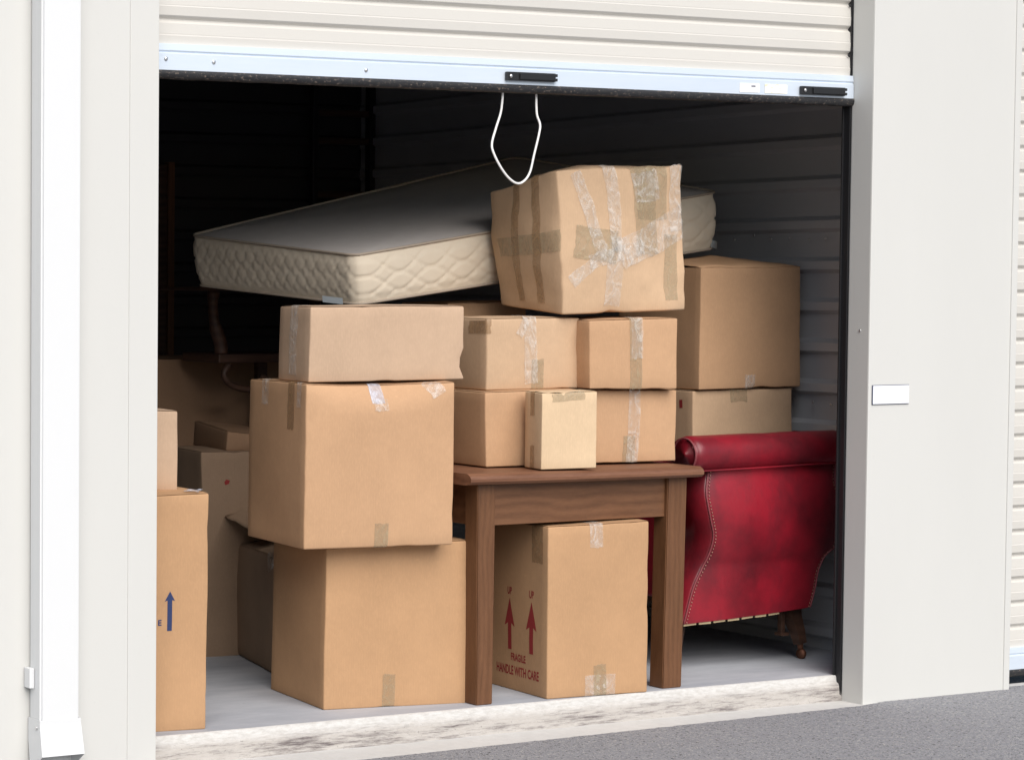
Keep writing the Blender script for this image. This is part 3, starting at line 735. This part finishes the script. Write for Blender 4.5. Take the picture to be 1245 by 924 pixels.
for zc in (MH + .002, -.001):
    bm = bmesh.new(); tube(bm, [MP(p.x + n.x * .004, p.y + n.y * .004, zc) for p, n in pr[::3]], .0045, 8, True); obj('piping', bm, M_BIND, T, True)
for s0, s1 in ((tot - .18, tot - .07), (ML - 2 * RC + .02, ML - 2 * RC + .10)):
    bm = bmesh.new(); idx = [i for i, s in enumerate(S) if s0 <= s <= s1]
    vv = [[bm.verts.new(MP(pr[i][0].x + pr[i][1].x * (.020), pr[i][0].y + pr[i][1].y * .024, z_)) for z_ in (-.004, .008, .018)] for i in idx]
    for a, b in zip(vv, vv[1:]):
        for k in (0, 1): bm.faces.new((a[k], b[k], b[k + 1], a[k + 1]))
    obj('corner_guard', bm, M_PLAST, T, True)

# ------------------------------------------------------------------ red leather armchair (seen from behind)
T = thing('armchair', 'red leather armchair with a rolled nail trimmed back standing beside the oak table', 'armchair', (6.25, 6.65, 0))
Lp = smoothline([(5.872, 0, .165), (5.906, 0, .291), (5.950, 0, .381), (5.966, 0, .465), (5.944, 0, .539), (5.931, 0, .62), (5.955, 0, .700)], 5)
Rp = smoothline([(6.467, 0, .193), (6.485, 0, .262), (6.496, 0, .325), (6.525, 0, .382), (6.560, 0, .421), (6.566, 0, .555), (6.545, 0, .640), (6.562, 0, .710)], 5)
def at(line, z_):
    for a, b in zip(line, line[1:]):
        if min(a.z, b.z) <= z_ <= max(a.z, b.z) and abs(b.z - a.z) > 1e-6:
            return a.x + (b.x - a.x) * (z_ - a.z) / (b.z - a.z)
    return line[0].x if z_ < line[0].z else line[-1].x
def ypan(z_, u):
    q = (z_ - .18) / .54
    return 6.335 - .030 * math.sin(math.pi * min(max((q - .35) / .65, 0), 1)) + .03 * max(0, .4 - q) - .020 * math.sin(math.pi * u) ** .5
def backp(u, v, inset=0):
    zl, zr = .165 + (.700 - .165) * v, .193 + (.715 - .193) * v
    z_ = zl + (zr - zl) * u
    x = at(Lp, zl) * (1 - u) + at(Rp, zr) * u
    return Vector((x, ypan(z_, u) + inset, z_ + .002 * noise.noise((x * 8, z_ * 8, 0))))
bm = bmesh.new()
us = [0, .012, .03, .06] + [.1 + .8 * i / 24 for i in range(25)] + [.94, .97, .988, 1]
NVv = 44; fr = [[bm.verts.new(backp(u, j / NVv)) for j in range(NVv + 1)] for u in us]
for i in range(len(us) - 1):
    for j in range(NVv): bm.faces.new((fr[i][j], fr[i + 1][j], fr[i + 1][j + 1], fr[i][j + 1]))
# closing side walls and inner face
bk = [[bm.verts.new(backp(u, j / NVv) + Vector((0, .13, 0))) for j in range(NVv + 1)] for u in (0, 1)]
for e, fcol in ((0, fr[0]), (1, fr[-1])):
    for j in range(NVv): bm.faces.new((fcol[j], fcol[j + 1], bk[e][j + 1], bk[e][j]))
for j in range(NVv): bm.faces.new((bk[0][j], bk[0][j + 1], bk[1][j + 1], bk[1][j]))
obj('backrest', bm, M_LEATH, T, True)
# rolled top
bm = bmesh.new(); nseg = 28; secs = []
for i, u in enumerate([0, .004, .012, .03] + [.06 + .88 * k / 20 for k in range(21)] + [.97, .988, .996, 1]):
    x = 5.868 + (6.574 - 5.868) * u
    k = min(1, (.55 + 9 * min(u, 1 - u) ** .5 * .35) if min(u, 1 - u) < .04 else 1); k = .93 if u in (0,) else (.80 if u == 1 else k)
    cz = .757 + .006 * u; cy = 6.335
    secs.append([bm.verts.new((x, cy + .062 * k * math.cos(a) * (1.25 if math.cos(a) > 0 else 1) + .002 * noise.noise((x * 9, a, 0)), cz + .064 * k * math.sin(a) + .003 * noise.noise((x * 7, a, 4)))) for a in [2 * math.pi * q / nseg for q in range(nseg)]])
for a, b in zip(secs, secs[1:]):
    for k in range(nseg): bm.faces.new((a[k], a[(k + 1) % nseg], b[(k + 1) % nseg], b[k]))
bm.faces.new(secs[0]); bm.faces.new(secs[-1])
obj('rolled_top', bm, M_LEATH, T, True)
# piping and nails
bm = bmesh.new(); arcp = [(5.866, 6.335 - .055 * math.cos(a) , .757 + .057 * math.sin(a)) for a in [math.pi * (-.35 + 1.5 * k / 24) for k in range(25)]]
tube(bm, arcp, .0035, 6); obj('piping', bm, M_TRIM, T, True)
bm = bmesh.new(); tube(bm, [backp(.012, j / 40) + Vector((0, -.003, 0)) for j in range(0, 41)], .0032, 6); obj('piping', bm, M_TRIM, T, True)
bm = bmesh.new(); tube(bm, [backp(.99, j / 40) + Vector((0, -.003, 0)) for j in range(0, 41)], .0032, 6); obj('piping', bm, M_TRIM, T, True)
bm = bmesh.new()
tube(bm, [Vector((5.875 + .71 * k / 30, 6.300 - .012 * math.sin(math.pi * k / 30), .701 + .012 * k / 30)) for k in range(31)], .0035, 6); obj('piping', bm, M_LEATH, T, True)
for u, m in ((.028, 1), (.972, 1)):
    bm = bmesh.new()
    for j in range(46):
        c = backp(u, (j + .5) / 46) + Vector((0, -.0035, 0)); b = bmesh.new(); bmesh.ops.create_icosphere(b, subdivisions=1, radius=.0028)
        for v_ in b.verts: v_.co = Vector((v_.co.x, v_.co.y * .6, v_.co.z)) + c
        merge(bm, b)
    obj('nail_trim', bm, M_NAIL, T, True)
bm = bmesh.new()
for k in range(7):
    u0 = .02 + k * .105; p = backp(u0, 0); q = backp(u0 + .085, 0)
    b = bmesh.new(); vs = [b.verts.new(v_) for v_ in (p + Vector((0, .004, .004)), q + Vector((0, .004, .004)), q + Vector((0, .004, -.007 - .002 * (k % 2))), p + Vector((0, .004, -.008)))]
    b.faces.new(vs); e = bmesh.ops.extrude_face_region(b, geom=b.faces[:]); bmesh.ops.translate(b, vec=(0, .003, 0), verts=[g for g in e['geom'] if isinstance(g, bmesh.types.BMVert)])
    merge(bm, b)
obj('webbing', bm, M_WEB, T)
# seat, arms
bm = bmesh.new(); bx(bm, 5.93, 6.52, 6.46, 7.10, .25, .485, .03, 3); obj('seat', bm, M_LEATH, T, True)
bm = bmesh.new(); bx(bm, 5.885, 5.929, 6.47, 7.10, .24, .70, .015, 3); tube(bm, [(5.900, 6.47, .725), (5.900, 6.6, .73), (5.895, 7.12, .73)], [.040, .047, .052], 20); obj('arm', bm, M_LEATH, T, True)
bm = bmesh.new(); tube(bm, [(5.90 + .05 * math.cos(a), 6.468, .727 + .045 * math.sin(a)) for a in [math.pi * 2 * k / 24 for k in range(24)]], .004, 6, True); obj('nail_trim', bm, M_TRIM, T, True)
bm = bmesh.new(); bx(bm, 6.521, 6.60, 6.47, 7.10, .24, .48, .015, 3); obj('arm', bm, M_LEATH, T, True)
# legs
def chair_leg(x, y, s, name='leg'):
    bm = bmesh.new()
    tube(bm, [(x - .012 * s, y + .02, .205), (x - .010 * s, y + .012, .15), (x + .002 * s, y, .10), (x + .012 * s, y - .006, .055)], [.036, .033, .027, .023], 4)
    for v in bm.verts: pass
    bx(bm, x - .028, x + .032, y - .022, y + .028, .19, .214, .003)
    l = obj('leg', bm, M_DKW, T)
    bm = bmesh.new(); tube(bm, [(x + .010 * s, y - .006, .062), (x + .012 * s, y - .008, .035)], [.012, .010], 10)
    tube(bm, [(x - .006 + .012 * s, y - .010, .0185), (x + .008 + .012 * s, y - .010, .0185)], .018, 16)
    o = obj('caster', bm, M_RUST, l, True, keep=False)
chair_leg(6.455, 6.395, 1); chair_leg(5.955, 6.46, -1); chair_leg(6.46, 7.02, 1); chair_leg(5.99, 7.02, -1)
bm = bmesh.new(); bx(bm, 6.387, 6.405, 6.40, 6.42, .095, .20, .003); bx(bm, 6.383, 6.42, 6.395, 6.43, .085, .097, .003); obj('stretcher', bm, M_DKW, T)
bm = bmesh.new(); bx(bm, 5.95, 6.50, 6.37, 7.08, .205, .249, .006); obj('seat_frame', bm, M_DKW, T)

# ------------------------------------------------------------------ dark things at the back left
T = thing('wooden_stand', 'dark carved wooden stand in shadow behind the left box stacks under the mattress', 'furniture', (4.9, 7.7, 0))
bm = bmesh.new(); bx(bm, 4.655, 5.25, 7.56, 7.86, 1.322, 1.336, .004); obj('top_board', bm, M_DKW, T)
bm = bmesh.new(); tube(bm, smoothline([(4.745, 7.60, 1.321), (4.742, 7.60, 1.27), (4.750, 7.60, 1.20), (4.775, 7.60, 1.13), (4.780, 7.60, 1.085)], 4), [.024] * 3 + [.020] * 6 + [.026] * 8, 8); obj('post', bm, M_DKW, T, True)
bm = bmesh.new(); tube(bm, [(5.20, 7.60, 1.321), (5.20, 7.60, 1.085)], .022, 8); obj('post', bm, M_DKW, T, True)
bm = bmesh.new(); bx(bm, 4.755, 5.40, 7.575, 7.84, 1.050, 1.084, .006); obj('shelf', bm, M_DKW, T)
bm = bmesh.new(); tube(bm, smoothline([(4.80, 7.575, 1.045), (4.775, 7.572, 1.01), (4.80, 7.57, .972), (4.87, 7.57, .952), (4.95, 7.57, .955), (5.03, 7.57, .985), (5.10, 7.57, 1.03)], 5), .013, 8)
tube(bm, smoothline([(4.93, 7.56, 1.0), (4.965, 7.56, .985), (4.955, 7.56, .93), (4.93, 7.56, .91), (4.925, 7.56, .95)], 5), .008, 8); obj('scroll', bm, M_DKW, T, True)
for x in (5.08, 5.36):
    for y in (7.60, 7.81):
        bm = bmesh.new(); bx(bm, x, x + .045, y, y + .03, 0, 1.049, .004); obj('leg', bm, M_DKW, T)
T = thing('metal_rack', 'dark slatted rack standing against the back wall behind the mattress', 'rack', (6.5, 9.3, 0))
for x in (6.36, 6.68):
    bm = bmesh.new(); bx(bm, x, x + .03, 9.32, 9.36, 0, 2.3, .003); obj('post', bm, M_BLACK, T)
for z_ in (.4, .9, 1.4, 1.75, 2.0, 2.13):
    bm = bmesh.new(); bx(bm, 6.391, 6.679, 9.325, 9.35, z_, z_ + .03, .003); obj('rail', bm, M_DKW, T)
T = thing('plywood_sheet', 'brown wooden panel leaning upright in the dark rear left corner', 'panel', (5.4, 9.38, 0))
bm = bmesh.new(); bx(bm, 4.9, 5.595, 9.36, 9.385, 0, 1.89, .003); obj('board', bm, M_DKW, T)
bm = bmesh.new(); bx(bm, 5.5955, 5.63, 9.352, 9.39, 0, 1.90, .003); obj('edge_rail', bm, M_WZ, T)
